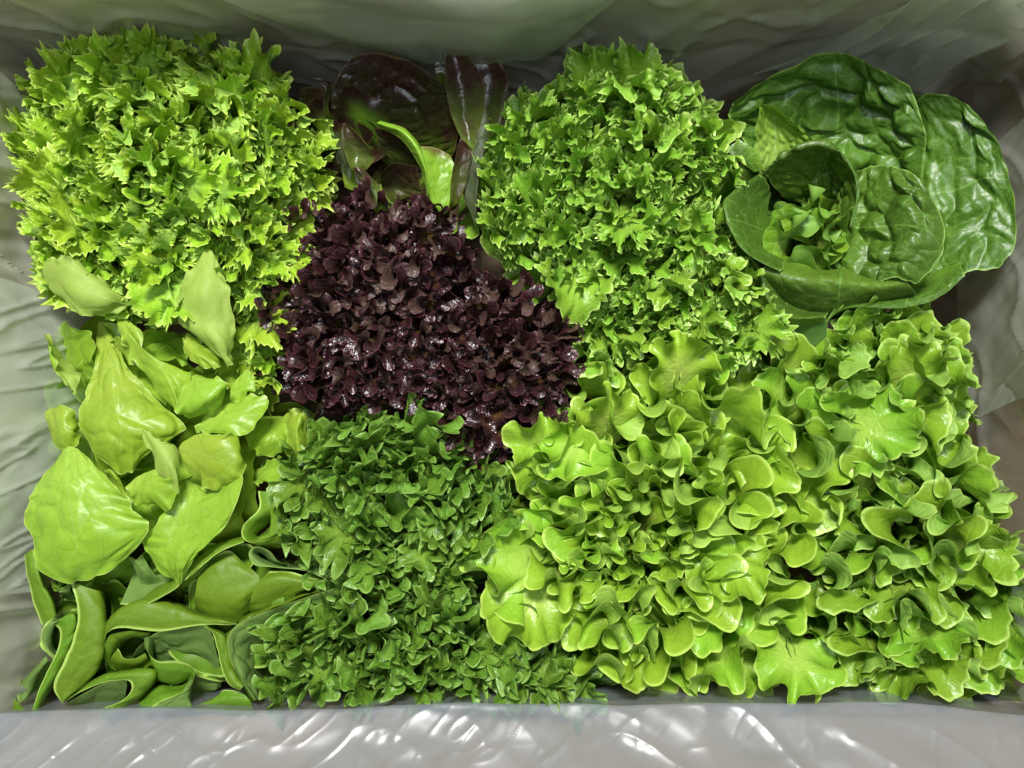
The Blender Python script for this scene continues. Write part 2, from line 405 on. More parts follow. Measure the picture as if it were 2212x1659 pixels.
def loft(root, mat, G, nr=50, nc=60, blister=0.0, bsize=34.0, wav=3.0, edge=2.5, seed=0, ext=None, under=False, low=3.0,
         bulge=0.0, name='leaf', label=None, ruf=0.0, rn=9, rnd=0.0, orient=0.0):
    G = np.array(G, float)
    if ext is not None:                                   # carry the blade down to the heart of the head
        r0 = G[0]; tgt = np.array(ext, float)
        mid = r0.mean(0)
        e1 = r0 * 0.55 + mid * 0.05 + tgt * 0.40
        G = np.concatenate([[e1], G]); nr += 10
    P = crom(G, nr)                       # rows
    P = np.swapaxes(crom(np.swapaxes(P, 0, 1), nc), 0, 1)
    if rnd:
        aa = np.linspace(-1, 1, nc)[None, :] * np.ones((nr, 1)); bb = np.linspace(-1, 1, nr)[:, None] * np.ones((1, nc))
        if ext is not None: kk = rnd * sst(-0.2, 0.4, bb)
        else: kk = rnd * np.ones_like(bb)
        a2 = aa * np.sqrt(1 - kk * bb ** 2 / 2); b2 = bb * np.sqrt(1 - kk * aa ** 2 / 2)
        fi = (a2 + 1) / 2 * (nc - 1); fj = (b2 + 1) / 2 * (nr - 1)
        i0 = np.clip(np.floor(fi).astype(int), 0, nc - 2); j0 = np.clip(np.floor(fj).astype(int), 0, nr - 2)
        fi = (fi - i0)[..., None]; fj = (fj - j0)[..., None]
        P = (P[j0, i0] * (1 - fi) + P[j0, i0 + 1] * fi) * (1 - fj) + (P[j0 + 1, i0] * (1 - fi) + P[j0 + 1, i0 + 1] * fi) * fj
    u = np.linspace(0, 1, nc)[None, :] * np.ones((nr, 1)); v = np.linspace(0, 1, nr)[:, None] * np.ones((1, nc))
    if ext is not None: v0 = 1.0 / (len(G) - 1)
    else: v0 = 0.0
    # arc-length like surface measures for the relief
    du = np.linalg.norm(np.diff(P, axis=1), axis=2).mean(0); dv = np.linalg.norm(np.diff(P, axis=0), axis=2).mean(1)
    su = np.concatenate([[0], np.cumsum(du)])[None, :] * np.ones((nr, 1)); sv = np.concatenate([[0], np.cumsum(dv)])[:, None] * np.ones((1, nc))
    Pu = np.gradient(P, axis=1); Pv = np.gradient(P, axis=0)
    def nrm(a): return a / np.maximum(1e-6, np.linalg.norm(a, axis=2, keepdims=True))
    N = nrm(np.cross(nrm(Pu), nrm(Pv)))
    if N[..., 2].mean() < 0: N = -N
    em = np.minimum(np.minimum(u, 1 - u) * 2, (1 - v)) ; em = sst(0.30, 0.0, em)
    h = low * fbm(su / 90., sv / 90., seed, 21, 2) + wav * em * fbm(su / 38., sv / 38., seed + .5, 22, 2)
    if ruf:
        ang = np.arctan2(v - 0.25, (u - 0.5) * 1.1)
        ph = ang * rn + 2.2 * noise(ang * 1.6, seed, 0, 61) + seed
        em2 = np.minimum(np.minimum(u, 1 - u) * 2, (1 - v)); em2 = np.clip(1 - em2 / 0.5, 0, 1) ** 1.7
        h = h + ruf * em2 * (np.sin(ph) + 0.45 * np.sin(2.3 * ph + 1)) * (1 + 0.5 * noise(ang * 2, seed, 1, 62))
    if bulge: h = h + bulge * np.sin(PI * u) * np.sin(PI * np.clip(v, 0, 1))
    if blister:
        wx = su + 24 * fbm(su / 75., sv / 75., seed, 31, 2); wy = sv + 24 * fbm(su / 75. + 7, sv / 75., seed, 32, 2)
        b = cells(wx, wy, bsize, 3 + seed) * (0.55 + 0.45 * noise(su / 60., sv / 60., seed, 5)) + 0.10 * cells(wx + 5, wy, bsize * .45, 8 + seed)
        inner = sst(0.0, 0.22, np.minimum(np.minimum(u, 1 - u) * 2, 1 - v + 0.0))
        h = h + blister * b * (0.15 + 0.85 * inner)
    Q = P + N * h[..., None]
    if ruf:
        wv = sst(0.55, 1.0, v); Q += nrm(Pv) * (ruf * 0.45 * np.cos(ph + .6) * wv)[..., None]
        wu = sst(0.70, 1.0, u) - sst(0.30, 0.0, u); Q += nrm(Pu) * (ruf * 0.45 * np.cos(ph + .6) * wu)[..., None]
    # uneven outline
    if edge:
        o = edge * fbm(su / 26. + 3, sv / 26., seed, 41, 3)
        wv = sst(0.85, 1.0, v); Q += nrm(Pv) * (o * wv)[..., None]
        wu = sst(0.90, 1.0, u) - sst(0.10, 0.0, u); Q += nrm(Pu) * (o * wu)[..., None]
    UV = np.stack([u, np.clip(0.15 + 0.85 * v, 0, 1)], -1)
    X = W(Q[..., 0], Q[..., 1], Q[..., 2])
    org = X.reshape(-1, 3).mean(0)
    # orientation: front (glossy) face up unless 'under'
    A_ = np.cross(X[1:, :-1] - X[:-1, :-1], X[:-1, 1:] - X[:-1, :-1])
    A_ = A_[int(len(A_) * orient):]
    up = A_[..., 2].mean() > 0        # quad order (r,c),(r,c+1),(r+1,c+1): normal = cross(dc, dr)
    flip = up                          # cross(dr,dc) up -> default normal points down
    if under: flip = not flip
    me = grid_mesh(name, X - org, UV, mat, flip=flip)
    o = link(name, me, root, tuple(org))
    if label: o['label'] = label
    return o

# ---------------------------------------------------------------- table, cardboard box, plastic liner
def plain(name, col, rough=0.8, scale=30, var=0.25, bump=0.0006):
    m, nt = nodes(name); t = NT(nt)
    ob = t.n('ShaderNodeTexCoord').outputs['Object']
    nz = t.n('ShaderNodeTexNoise', ins={'Vector': ob, 'Scale': float(scale), 'Detail': 5.0}).outputs[0]
    mp = t.n('ShaderNodeMapping', ins={0: ob, 3: (600, 600, 60)}).outputs[0]
    fb = t.n('ShaderNodeTexNoise', ins={'Vector': mp, 'Scale': 1.0, 'Detail': 3.0}).outputs[0]
    col2 = t.mix(nz, tuple(c * (1 - var) for c in col), tuple(c * (1 + var) for c in col))
    h = t.math('MULTIPLY', fb, bump)
    bp = t.n('ShaderNodeBump', ins={'Strength': 0.5, 'Distance': 1.0, 'Height': h}).outputs[0]
    p = t.n('ShaderNodeBsdfPrincipled', ins={'Base Color': col2, 'Roughness': rough, 'Normal': bp})
    t.n('ShaderNodeOutputMaterial', ins={0: p.outputs[0]})
    return m
M['card'] = plain('corrugated_cardboard', (0.40, 0.28, 0.185))
M['table'] = plain('table_top', (0.22, 0.21, 0.20), 0.5)

def film_mat(name, milk, haze, gloss_r):
    m, nt = nodes(name); t = NT(nt)
    ob = t.n('ShaderNodeTexCoord').outputs['Object']
    mp = t.n('ShaderNodeMapping', ins={0: ob, 2: (0.3, 0.5, 0.7), 3: (9, 17, 12)}).outputs[0]
    nz = t.n('ShaderNodeTexNoise', ins={'Vector': mp, 'Scale': 1.0, 'Detail': 2.0, 'Distortion': 0.5}).outputs[0]
    rg = t.math('ABSOLUTE', t.math('SUBTRACT', nz, 0.5))
    h = t.math('MULTIPLY', t.smooth(rg, 0.0, 0.12), 0.0016)
    bp = t.n('ShaderNodeBump', ins={'Strength': 0.55, 'Distance': 1.0, 'Height': h}).outputs[0]
    dif = t.n('ShaderNodeBsdfDiffuse', ins={'Color': (*milk, 1), 'Normal': bp})
    trl = t.n('ShaderNodeBsdfTranslucent', ins={'Color': (*milk, 1), 'Normal': bp})
    body = t.n('ShaderNodeMixShader', ins={0: 0.45, 1: dif.outputs[0], 2: trl.outputs[0]})
    tp = t.n('ShaderNodeBsdfTransparent', ins={'Color': (0.93, 0.95, 0.92, 1)})
    amt = t.math('ADD', haze, t.math('MULTIPLY', t.math('SUBTRACT', nz, 0.5), 0.35), clamp=True)
    a = t.n('ShaderNodeMixShader', ins={0: amt, 1: tp.outputs[0], 2: body.outputs[0]})
    gl = t.n('ShaderNodeBsdfGlossy', ins={'Color': (1, 1, 1, 1), 'Roughness': gloss_r, 'Normal': bp})
    fr = t.math('POWER', t.n('ShaderNodeLayerWeight', ins={'Blend': 0.5, 'Normal': bp}).outputs['Facing'], 3.0)
    b = t.n('ShaderNodeMixShader', ins={0: t.math('ADD', t.math('MULTIPLY', fr, 0.5), 0.06, clamp=True), 1: a.outputs[0], 2: gl.outputs[0]})
    t.n('ShaderNodeOutputMaterial', ins={0: b.outputs[0]})
    return m
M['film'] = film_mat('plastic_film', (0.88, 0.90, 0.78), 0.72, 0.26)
M['film2'] = film_mat('plastic_film_double', (0.78, 0.84, 0.74), 0.5, 0.25)

def box_mesh(name, x0, x1, y0, y1, z0, z1, mat, parent):
    P = [(x, y, z) for z in (z0, z1) for y in (y0, y1) for x in (x0, x1)]
    cx, cy, cz = (x0 + x1) / 2, (y0 + y1) / 2, (z0 + z1) / 2
    F = [(0,2,3,1),(4,5,7,6),(0,1,5,4),(2,6,7,3),(0,4,6,2),(1,3,7,5)]
    me = bpy.data.meshes.new(name)
    me.from_pydata([(a - cx, b - cy, c - cz) for a, b, c in P], [], F); me.update()
    me.materials.append(mat)
    o = link(name, me, parent, (cx, cy, cz))
    if parent is not None:
        bv = o.modifiers.new('bevel', 'BEVEL'); bv.width = 0.001; bv.segments = 2
    return o
XL, XR, YB, YF, ZB, ZT = -0.318, 0.326, 0.219, -0.238, -0.172, 0.085
tbl = box_mesh('ground', -1.5, 1.5, -1.2, 1.2, ZB - 0.05, ZB - 0.012, M['table'], None)
tbl['kind'] = 'structure'
bx = bpy.data.objects.new('cardboard_box', None); C.objects.link(bx); bx.location = (0, 0, ZB - 0.006)
bx['label'] = 'brown cardboard box lined with plastic that holds all the lettuces'; bx['category'] = 'box'
T_ = 0.006
box_mesh('bottom', XL, XR, YF, YB, ZB - T_, ZB, M['card'], bx)
box_mesh('side_panel', XL - T_, XL, YF - T_, YB + T_, ZB - T_, ZT, M['card'], bx)
box_mesh('side_panel', XR, XR + T_, YF - T_, YB + T_, ZB - T_, ZT, M['card'], bx)
box_mesh('side_panel', XL + .0002, XR - .0002, YB, YB + T_, ZB - T_, ZT - .0005, M['card'], bx)
box_mesh('side_panel', XL + .0002, XR - .0002, YF - T_, YF, ZB - T_, ZT - .0005, M['card'], bx)

lin = bpy.data.objects.new('plastic_liner', None); C.objects.link(lin); lin.location = (0, 0, ZB + 0.002)
lin['label'] = 'translucent wrinkled plastic bag lining the cardboard box around the lettuces'; lin['category'] = 'plastic bag'
def film(fn, ns, nt_, mat, name='film_panel'):
    s, t = np.meshgrid(np.linspace(0, 1, ns), np.linspace(0, 1, nt_))
    P = np.stack(fn(s, t), -1)
    org = P.reshape(-1, 3).mean(0)
    A_ = np.cross(P[:-1, 1:] - P[:-1, :-1], P[1:, :-1] - P[:-1, :-1])
    fl_ = (A_ * (np.array([0, 0, HC]) - P[:-1, :-1])).sum() < 0
    me = grid_mesh(name, P - org, np.stack([s, t], -1), mat, flip=bool(fl_))
    return link(name, me, lin, tuple(org))
def crs(x, w=3.5): return np.clip(1 - np.abs(x) * w, 0, 1) ** 1.6
def rid(x): return 1 - np.abs(x)
ZU = ZT + 0.004
# back wall: broad soft folds
def f_back(s, t):
    x = XL + 0.012 + (XR - XL - 0.024) * s; z = ZB + 0.01 + (ZU - ZB - 0.01) * t
    d = 0.005 + 0.006 * (0.5 + 0.5 * fbm(s * 5 + t * 1.2, t * 1.1, 0, 101, 2)) + 0.003 * rid(fbm(s * 9 - t * 2.0, t * 1.5, 0, 102, 2)) + 0.0022 * crs(fbm(s * 14 + t * 6, t * 3 - s * 6, 0, 103, 2), 4) \
        + 0.012 * sst(0.84, 1.0, s) * (0.6 + 0.6 * np.sin(s * 70 + t * 14))
    return x, YB - d, z
film(f_back, 260, 90, M['film'])
# second ply hanging over the back wall at the left, diagonal edge
def f_ply(s, t):
    z = -0.03 + (ZU + 0.03) * t
    x0 = -0.085 - 0.105 * t ; x1 = 0.02 + 0.06 * t
    x = x0 + (x1 - x0) * s
    return x, YB - 0.016 - 0.004 * fbm(s * 3 + 4, t * 2, 0, 104, 2) - 0.003 * np.sin(s * 3.1), z
film(f_ply, 80, 60, M['film2'], 'fold')
def f_ply2(s, t):
    z = -0.05 + (ZU + 0.05) * t
    x0 = 0.155 + 0.08 * t + 0.01 * np.sin(t * 5); x1 = 0.262 + 0.045 * t
    x = x0 + (x1 - x0) * s
    return x, YB - 0.014 - 0.006 * rid(np.sin(s * 16 + t * 3 + fbm(s * 2, t * 3, 0, 111, 2))) - 0.010 * sst(0.5, 1.0, s), z
film(f_ply2, 160, 60, M['film2'], 'fold')
# left side: film pushed inwards with radiating pleats
def f_left(s, t):
    y = YF + 0.01 + (YB - YF - 0.02) * s; z = ZB + 0.01 + (ZU - ZB - 0.01) * t
    bulge = 0.020 * np.exp(-((s - 0.47) / 0.16) ** 2) + 0.014 * np.exp(-((s - 0.16) / 0.12) ** 2)
    pl = 0.0045 * rid(fbm(s * 16 - (t - .5) * 5 * (0.5 - s), t * 1.3, 0, 121, 3)) + 0.005 * fbm(s * 5, t * 2, 0, 122, 2) + 0.004 * crs(fbm(s * 12 - t * 3, t * 2 + s, 0, 123, 2), 4)
    return XL + 0.004 + (bulge + pl) * sst(1.02, 0.55, t) + 0.003, y, z
film(f_left, 300, 110, M['film'])
def f_leftp(s, t):
    y = -0.135 + 0.185 * s + 0.02 * t; z = -0.075 + (ZU + 0.045) * t
    pl = 0.006 * rid(fbm(s * 7 + t * 4 - s * t * 5, t * 1.6, 0, 124, 3)) + 0.004 * crs(fbm(s * 16 + t * 5, t * 1.2, 0, 125, 2), 4)
    return XL + 0.034 - 0.026 * t + pl * (1.1 - t) + 0.012 * np.sin(s * PI) * (1 - t), y, z
film(f_leftp, 200, 80, M['film2'], 'fold')
# right side
def f_right(s, t):
    y = YF + 0.01 + (YB - YF - 0.02) * s; z = ZB + 0.01 + (ZU - ZB - 0.01) * t
    pl = 0.004 * rid(fbm(s * 8 + t * 3, t * 1.6, 0, 131, 3)) + 0.006 * fbm(s * 4, t * 2, 0, 132, 2) + 0.004 * crs(fbm(s * 8 + t * 5, t * 3 - s * 4, 0, 133, 2), 4)
    return XR - 0.006 - (0.006 + pl + 0.012 * sst(0.75, 1.0, s)), y, z
M['film4'] = film_mat('plastic_film_thin', (0.6, 0.6, 0.55), 0.22, 0.24)
film(f_right, 300, 110, M['film4'])
def f_rightp(s, t):
    y = 0.02 + 0.17 * s - 0.05 * (1 - t); z = -0.08 + (ZU + 0.06) * t
    pl = 0.008 * rid(fbm(s * 9 - t * 4, t * 1.5, 0, 134, 3))
    return XR - 0.020 + 0.012 * t - pl * t, y, z
film(f_rightp, 200, 80, M['film2'], 'fold')
# front: the film comes up over the lettuce edge and slopes back to the wall
def f_front(s, t):
    x = XL + 0.006 + (XR - XL - 0.012) * s
    lip = -0.1865 + 0.0022 * fbm(s * 7, 0 * t, 0, 141, 3) - 0.006 * sst(0.82, 1.0, s) - 0.005 * sst(0.15, 0.0, s)
    # t 0..0.25 goes up from under the lip, then slopes to the wall
    a = sst(0, 0.25, t)
    b = np.clip((t - 0.22) / 0.78, 0, 1)
    y = lip - 0.010 * (1 - a) - (0.042 + 0.003 * s) * b
    z = -0.06 + 0.064 * np.sin(a * PI / 2) + 0.030 * b + 0.030 * b ** 3
    w = b ** 0.5
    wr = 0.0022 * rid(fbm(s * 9 - b * 1.2, b * 0.8 + s * 3, 0, 142, 2) * 1.4) + 0.0015 * crs(fbm(s * 11 - b * 1.2, b * 0.9 + s * 4, 0, 143, 2), 2.6) + 0.0009 * crs(fbm(s * 20 + b * 1.9, b * 0.9 - s * 7, 0, 144, 2), 3) + 0.0005 * crs(fbm(s * 40 + b * 2, b * 1.6, 0, 145, 2), 3)
    return x, y + 0.3 * wr * w, z + wr * w * 1.6
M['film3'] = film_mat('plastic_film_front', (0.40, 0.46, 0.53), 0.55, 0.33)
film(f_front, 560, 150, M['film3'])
# inner cardboard flap folded in under the film at the front
fx = np.array([XL + .004, XR - .004]); prof = [(-0.200, -0.035), (-0.205, -0.022), (-0.236, 0.012), (-0.2365, 0.006), (-0.208, -0.028), (-0.203, -0.040)]
vv = [(x, y, z) for x in fx for y, z in prof]; n_ = len(prof)
ff = [(i, (i + 1) % n_, (i + 1) % n_ + n_, i + n_) for i in range(n_)] + [tuple(range(n_))[::-1], tuple(range(n_, 2 * n_))]
me = bpy.data.meshes.new('inner_flap'); me.from_pydata(vv, [], ff); me.update(); me.materials.append(M['card'])
link('inner_flap', me, bx)

# ---------------------------------------------------------------- the lettuces, from the back of the box to the front
SM = dict(R=120, Lst=200, waves=2, amp=0.9, waves2=5, amp2=.3, teeth=14, tooth=2, per=8, lobes=.15)

# --- dark green cos, upper right
cos_ = thing('cos_lettuce', 'big dark green cos lettuce with glossy blistered leaves in the upper right corner', 'lettuce', 1830, 420)
c4 = Crop(1493.1, 0, 0.4668); ER = (1800, 450, -420)
def cosl(rows, **k):
    k.setdefault('mat', M['cos']); k.setdefault('blister', 9.0); k.setdefault('bsize', 44.); k.setdefault('nr', 96); k.setdefault('nc', 110)
    k.setdefault('ext', ER); k.setdefault('edge', 4.0); m = k.pop('mat')
    loft(cos_, m, c4(rows), **k)
cosl([[(1020,560,-150),(1000,740,-170),(1000,900,-170),(1030,1060,-170),(1060,1300,-150)],
      [(1060,440,-90),(1170,660,-100),(1220,880,-110),(1220,1060,-110),(1200,1290,-100)],
      [(1190,432,-50),(1320,620,-60),(1370,820,-65),(1390,1040,-65),(1330,1262,-60)],
      [(1310,492,-25),(1410,640,-25),(1478,830,-25),(1512,1110,-20),(1430,1272,-30)]], seed=1, blister=22, bsize=78, rnd=.3)
cosl([[(350,760,-170),(500,740,-190),(650,740,-190),(850,780,-190),(1050,880,-150)],
      [(215,610,-125),(450,590,-150),(680,590,-155),(880,640,-130),(1085,730,-80)],
      [(158,520,-80),(400,450,-95),(680,430,-90),(900,480,-70),(1092,600,-40)],
      [(160,470,-45),(400,325,-20),(660,240,-5),(850,300,5),(1030,370,-10)]], seed=2, blister=27, bsize=72, rnd=.35)
cosl([[(300,800,-130),(390,820,-140),(500,790,-130)],
      [(296,640,-70),(390,660,-95),(540,700,-75)],
      [(312,500,-20),(385,520,-50),(570,665,-40)],
      [(335,482,-10),(400,500,-15),(480,570,-20)]], seed=3, mat=M['cosheart'], blister=8, bsize=24, nr=60, nc=60)
cosl([[(420,900,-135),(540,890,-145),(640,910,-145),(665,960,-140),(600,1010,-130)],
      [(358,830,-70),(490,780,-85),(640,765,-85),(715,880,-70),(665,1020,-70)],
      [(335,790,-25),(465,700,0),(630,672,15),(760,800,15),(770,960,15)],
      [(345,785,-20),(470,688,5),(650,672,20),(768,850,22),(735,1050,8)]], seed=4, blister=15, bsize=44, mat=M['cos'])
cosl([[(330,1000,-150),(400,1050,-150),(430,1080,-150),(430,1120,-150),(430,1160,-150),(440,1190,-150)],
      [(370,900,-90),(320,960,-70),(290,1010,-60),(290,1080,-60),(340,1150,-70),(430,1210,-80)],
      [(345,830,-30),(240,890,-10),(190,960,0),(215,1080,0),(290,1180,0),(420,1250,0)],
      [(320,805,-10),(190,890,5),(146,945,10),(188,1080,10),(272,1188,10),(410,1262,5)]], seed=5, blister=4)
cosl([[(330,780,-40),(300,700,-60),(220,640,-70)],[(300,800,-60),(240,760,-80),(170,700,-80)]], seed=6, ext=None, blister=4)
# heart
cosl([[(760,800,-80),(725,960,-130),(700,1130,-130),(690,1310,-90)],
      [(870,765,-30),(860,960,-50),(840,1140,-60),(820,1320,-50)],
      [(1010,790,25),(1040,960,45),(1010,1130,35),(950,1290,5)],
      [(1110,880,30),(1175,1050,45),(1155,1190,35),(1050,1352,0)]], seed=12, rnd=.4, blister=24, bsize=70)
cosl([[(420,1180,-110),(560,1220,-110),(700,1250,-110),(850,1270,-110),(950,1260,-110)],
      [(335,1240,-12),(500,1278,-2),(690,1300,-2),(860,1318,-2),(990,1300,-2)],
      [(350,1330,-55),(520,1400,-50),(680,1425,-60),(850,1410,-60),(1040,1352,-30)],
      [(450,1440,-120),(560,1470,-120),(680,1470,-130),(850,1450,-130),(1020,1400,-110)]], seed=13, blister=3, ext=None, edge=2)
cosl([[(120,1110,-130),(190,1220,-130),(240,1320,-130),(290,1430,-130),(380,1540,-130),(520,1560,-130)],
      [(170,1080,-45),(250,1180,-40),(300,1280,-45),(340,1390,-45),(430,1480,-45),(620,1480,-55)],
      [(195,1085,-30),(285,1190,-30),(340,1280,-30),(375,1390,-30),(450,1460,-30),(625,1465,-45)],
      [(300,1160,-110),(370,1260,-110),(420,1330,-110),(460,1390,-110),(540,1420,-110),(640,1430,-110)]], seed=14, blister=3, ext=None)
cosl([[(700,1380,-120),(850,1370,-120),(1000,1330,-120),(1130,1250,-120),(1230,1190,-110)],
      [(660,1440,-60),(800,1405,-50),(1000,1385,-45),(1130,1340,-45),(1250,1250,-45)],
      [(640,1475,-45),(750,1425,-35),(990,1425,-30),(1160,1368,-30),(1270,1275,-30)]], seed=15, blister=3, ext=None)
cosl([[(370,1480,-70),(500,1490,-70),(632,1475,-60)],[(420,1540,-100),(510,1560,-95),(622,1560,-90)],[(480,1600,-110),(520,1620,-110),(570,1610,-110)]], seed=16, blister=3, ext=None, under=True)
fill_head(cos_, [(1690,440),(1790,430),(1830,480),(1810,560),(1710,580),(1680,520)], (1750,505), 120, M['cosheart'], 40, 32,
          dict(R=62, Lst=160, waves=2.2, amp=1.25, waves2=6, amp2=.5, teeth=10, tooth=2, per=12, lobes=.15, pw=1.1), classes=(0,8,16), z0=-52, dome=-35, jit=14)
fill_head(cos_, [(1600,260),(1900,120),(2090,260),(2120,500),(2000,640),(1760,640),(1620,500)], (1830,420), 330, M['cos'], 110, 31, SM, z0=-190, dome=60)

# --- dark red-tinged cos, top centre
rcos = thing('red_cos_lettuce', 'dark bronze cos lettuce with smooth upright leaves against the back of the box', 'lettuce', 870, 300)
c2 = Crop(553, 55.3, 0.3); ER = (890, 430, -420)
def rl(rows, **k):
    k.setdefault('mat', M['redcos']); k.setdefault('blister', 2.5); k.setdefault('bsize', 40.); k.setdefault('nr', 60); k.setdefault('nc', 60)
    k.setdefault('ext', ER); k.setdefault('edge', 1.5); m = k.pop('mat'); k.setdefault('wav', 2)
    return loft(rcos, m, c2(rows), **k)
rl([[(1300,420,-130),(1330,400,-130),(1370,420,-130)],[(1275,300,-110),(1320,290,-110),(1370,300,-110)],[(1305,215,-100),(1335,188,-100),(1365,200,-100)]], seed=1, mat=M['redcos'])
rl([[(1600,850,-170),(1650,850,-170),(1700,800,-160)],[(1560,600,-130),(1660,600,-140),(1785,620,-130)],[(1540,350,-110),(1680,360,-120),(1818,400,-110)],[(1560,225,-100),(1650,205,-100),(1750,255,-100)]], seed=2)
rl([[(700,830,-240),(900,900,-250),(1150,920,-250),(1420,930,-210)],
    [(555,660,-160),(850,680,-200),(1150,740,-200),(1460,720,-150)],
    [(570,400,-125),(820,430,-145),(1120,470,-145),(1410,490,-115)],
    [(690,232,-105),(860,190,-95),(1060,240,-95),(1270,360,-105)]], seed=3, blister=7, bsize=36, nr=90, nc=90)
rl([[(330,720,-170),(420,740,-170),(510,720,-170)],[(310,560,-130),(410,570,-140),(520,560,-130)],[(320,450,-110),(400,440,-110),(505,450,-110)]], seed=4)
rl([[(500,640,-130),(520,660,-140),(540,640,-130)],[(500,450,-100),(525,460,-110),(545,450,-100)],[(410,380,-90),(480,385,-95),(545,410,-90)]], seed=5)
rl([[(1500,920,-110),(1540,930,-120),(1580,880,-110)],[(1395,620,-80),(1510,640,-100),(1650,620,-70)],[(1362,350,-60),(1480,370,-75),(1628,380,-50)],[(1366,150,-40),(1400,128,-40),(1490,172,-40)]], seed=6, blister=3, bsize=30)
rl([[(1500,1250,-110),(1550,1350,-110),(1590,1470,-110)],[(1530,1000,-80),(1580,1050,-80),(1600,1100,-80)],[(1580,850,-65),(1640,830,-65),(1675,820,-70)],[(1640,640,-50),(1655,600,-50),(1668,640,-60)]], seed=7, under=True, ext=None)
rl([[(640,1150,-150),(700,1180,-150),(760,1150,-140)],[(600,1000,-110),(560,900,-110),(580,800,-110)],[(660,1010,-60),(640,900,-60),(610,780,-60)]], seed=8, ext=None)
rl([[(700,1050,-90),(740,1060,-100),(800,1060,-90)],[(630,900,-60),(730,910,-80),(850,960,-60)],[(615,780,-50),(700,790,-60),(830,900,-50)],[(622,710,-45),(650,705,-45),(760,800,-45)]], seed=9, mat=M['redcos'])
rl([[(900,1420,-120),(930,1410,-110),(990,1370,-110)],[(800,1220,-90),(860,1230,-80),(930,1200,-90)],[(720,1080,-70),(770,1080,-65),(840,1110,-80)],[(690,1020,-60),(730,1020,-60),(780,1040,-70)]], seed=10, under=False, ext=None)
rl([[(960,980,-150),(1080,1000,-150),(1190,1080,-150)],[(890,860,-100),(1030,880,-110),(1180,980,-100)],[(848,730,-55),(1000,780,-60),(1150,900,-55)]], seed=11, blister=4, bsize=28)
rl([[(1235,1230,-70),(1200,1050,-60),(1120,900,-50),(1010,790,-50),(850,725,-60)],[(1245,1200,-50),(1215,1020,-35),(1150,870,-25),(1040,755,-25),(870,700,-40)],[(1240,1180,-55),(1205,980,-50),(1165,850,-40),(1060,740,-40),(900,688,-50)]], seed=12, mat=M['redcosheart'], ext=None, blister=2)
rl([[(1330,1360,-110),(1350,1360,-110),(1380,1340,-110)],[(1235,1210,-70),(1330,1200,-80),(1420,1180,-80)],[(1200,1000,-50),(1320,1000,-70),(1432,1030,-70)],[(1165,865,-45),(1290,880,-60),(1400,930,-70)]], seed=13, mat=M['redcosheart'], blister=5, bsize=26)
rl([[(1000,1300,-150),(1100,1250,-160),(1230,1250,-150)],[(900,1160,-100),(1000,1150,-130),(1180,1150,-110)],[(900,1060,-60),(990,985,-60),(1160,1010,-70)]], seed=14, blister=3)
rl([[(1000,1400,-150),(1060,1350,-150),(1120,1300,-150)],[(900,1200,-70),(960,1260,-90),(1080,1290,-110)],[(895,1140,-65),(920,1230,-70),(1000,1300,-90)]], seed=15, mat=M['redcosheart'], ext=None)
rl([[(1380,1320,-100),(1390,1320,-110),(1440,1290,-110)],[(1400,1120,-70),(1450,1120,-80),(1520,1100,-80)],[(1440,900,-50),(1490,900,-60),(1555,910,-60)],[(1470,820,-45),(1490,818,-45),(1530,860,-50)]], seed=16)
rl([[(1380,1480,-110),(1420,1500,-110),(1450,1480,-110)],[(1400,1340,-90),(1430,1330,-90),(1460,1290,-90)]], seed=17, ext=None)
fill_head(rcos, [(700,200),(1050,200),(1070,500),(800,520)], (880,380), 200, M['redcos'], 80, 41, SM, z0=-230, dome=20)

fill_head(rcos, [(640,190),(730,200),(740,330),(690,330)], (880,380), 240, M['redcos'], 60, 42, dict(SM, R=70), z0=-120, dome=0, nvar=2)
# --- frilled heads
Aroot = thing('frisee_lettuce', 'large yellow-green frisee lettuce with spiky frilled leaves in the upper left corner of the box', 'lettuce', 370, 400)
AP = [(100,110),(270,65),(420,120),(520,100),(610,190),(680,290),(710,420),(650,480),(640,540),(640,660),(610,860),(520,830),(490,640),(400,620),(370,700),(250,660),(110,620),(50,480),(15,300),(85,200)]
fill_head(Aroot, AP, (370,400), 400, M['frisee'], 43, 1, dict(R=82, Lst=230, waves=6.5, amp=1.75, waves2=17, amp2=.75, teeth=66, tooth=15, per=6, pw=1.35),
          classes=(0,6,10,16,24), jit=36, dome=30, outl=28, holes=((170,325,40),(350,485,44),(250,530,14)), nvar=4)
Broot = thing('frilly_lettuce', 'mid green finely frilled lettuce between the bronze cos and the big dark green cos', 'lettuce', 1330, 420)
BP = [(1130,210),(1290,120),(1390,130),(1540,210),(1580,330),(1560,500),(1650,640),(1700,730),(1580,800),(1260,775),(1230,690),(1080,570),(1050,420),(1090,270)]
fill_head(Broot, BP, (1330,430), 400, M['frill'], 40, 2, dict(R=68, Lst=230, waves=6, amp=1.8, waves2=15, amp2=.7, teeth=52, tooth=15, per=7, pw=1.35),
          classes=(0,6,10,16,22), jit=36, dome=30, outl=26, nvar=4, holes=((1430,440,26),))
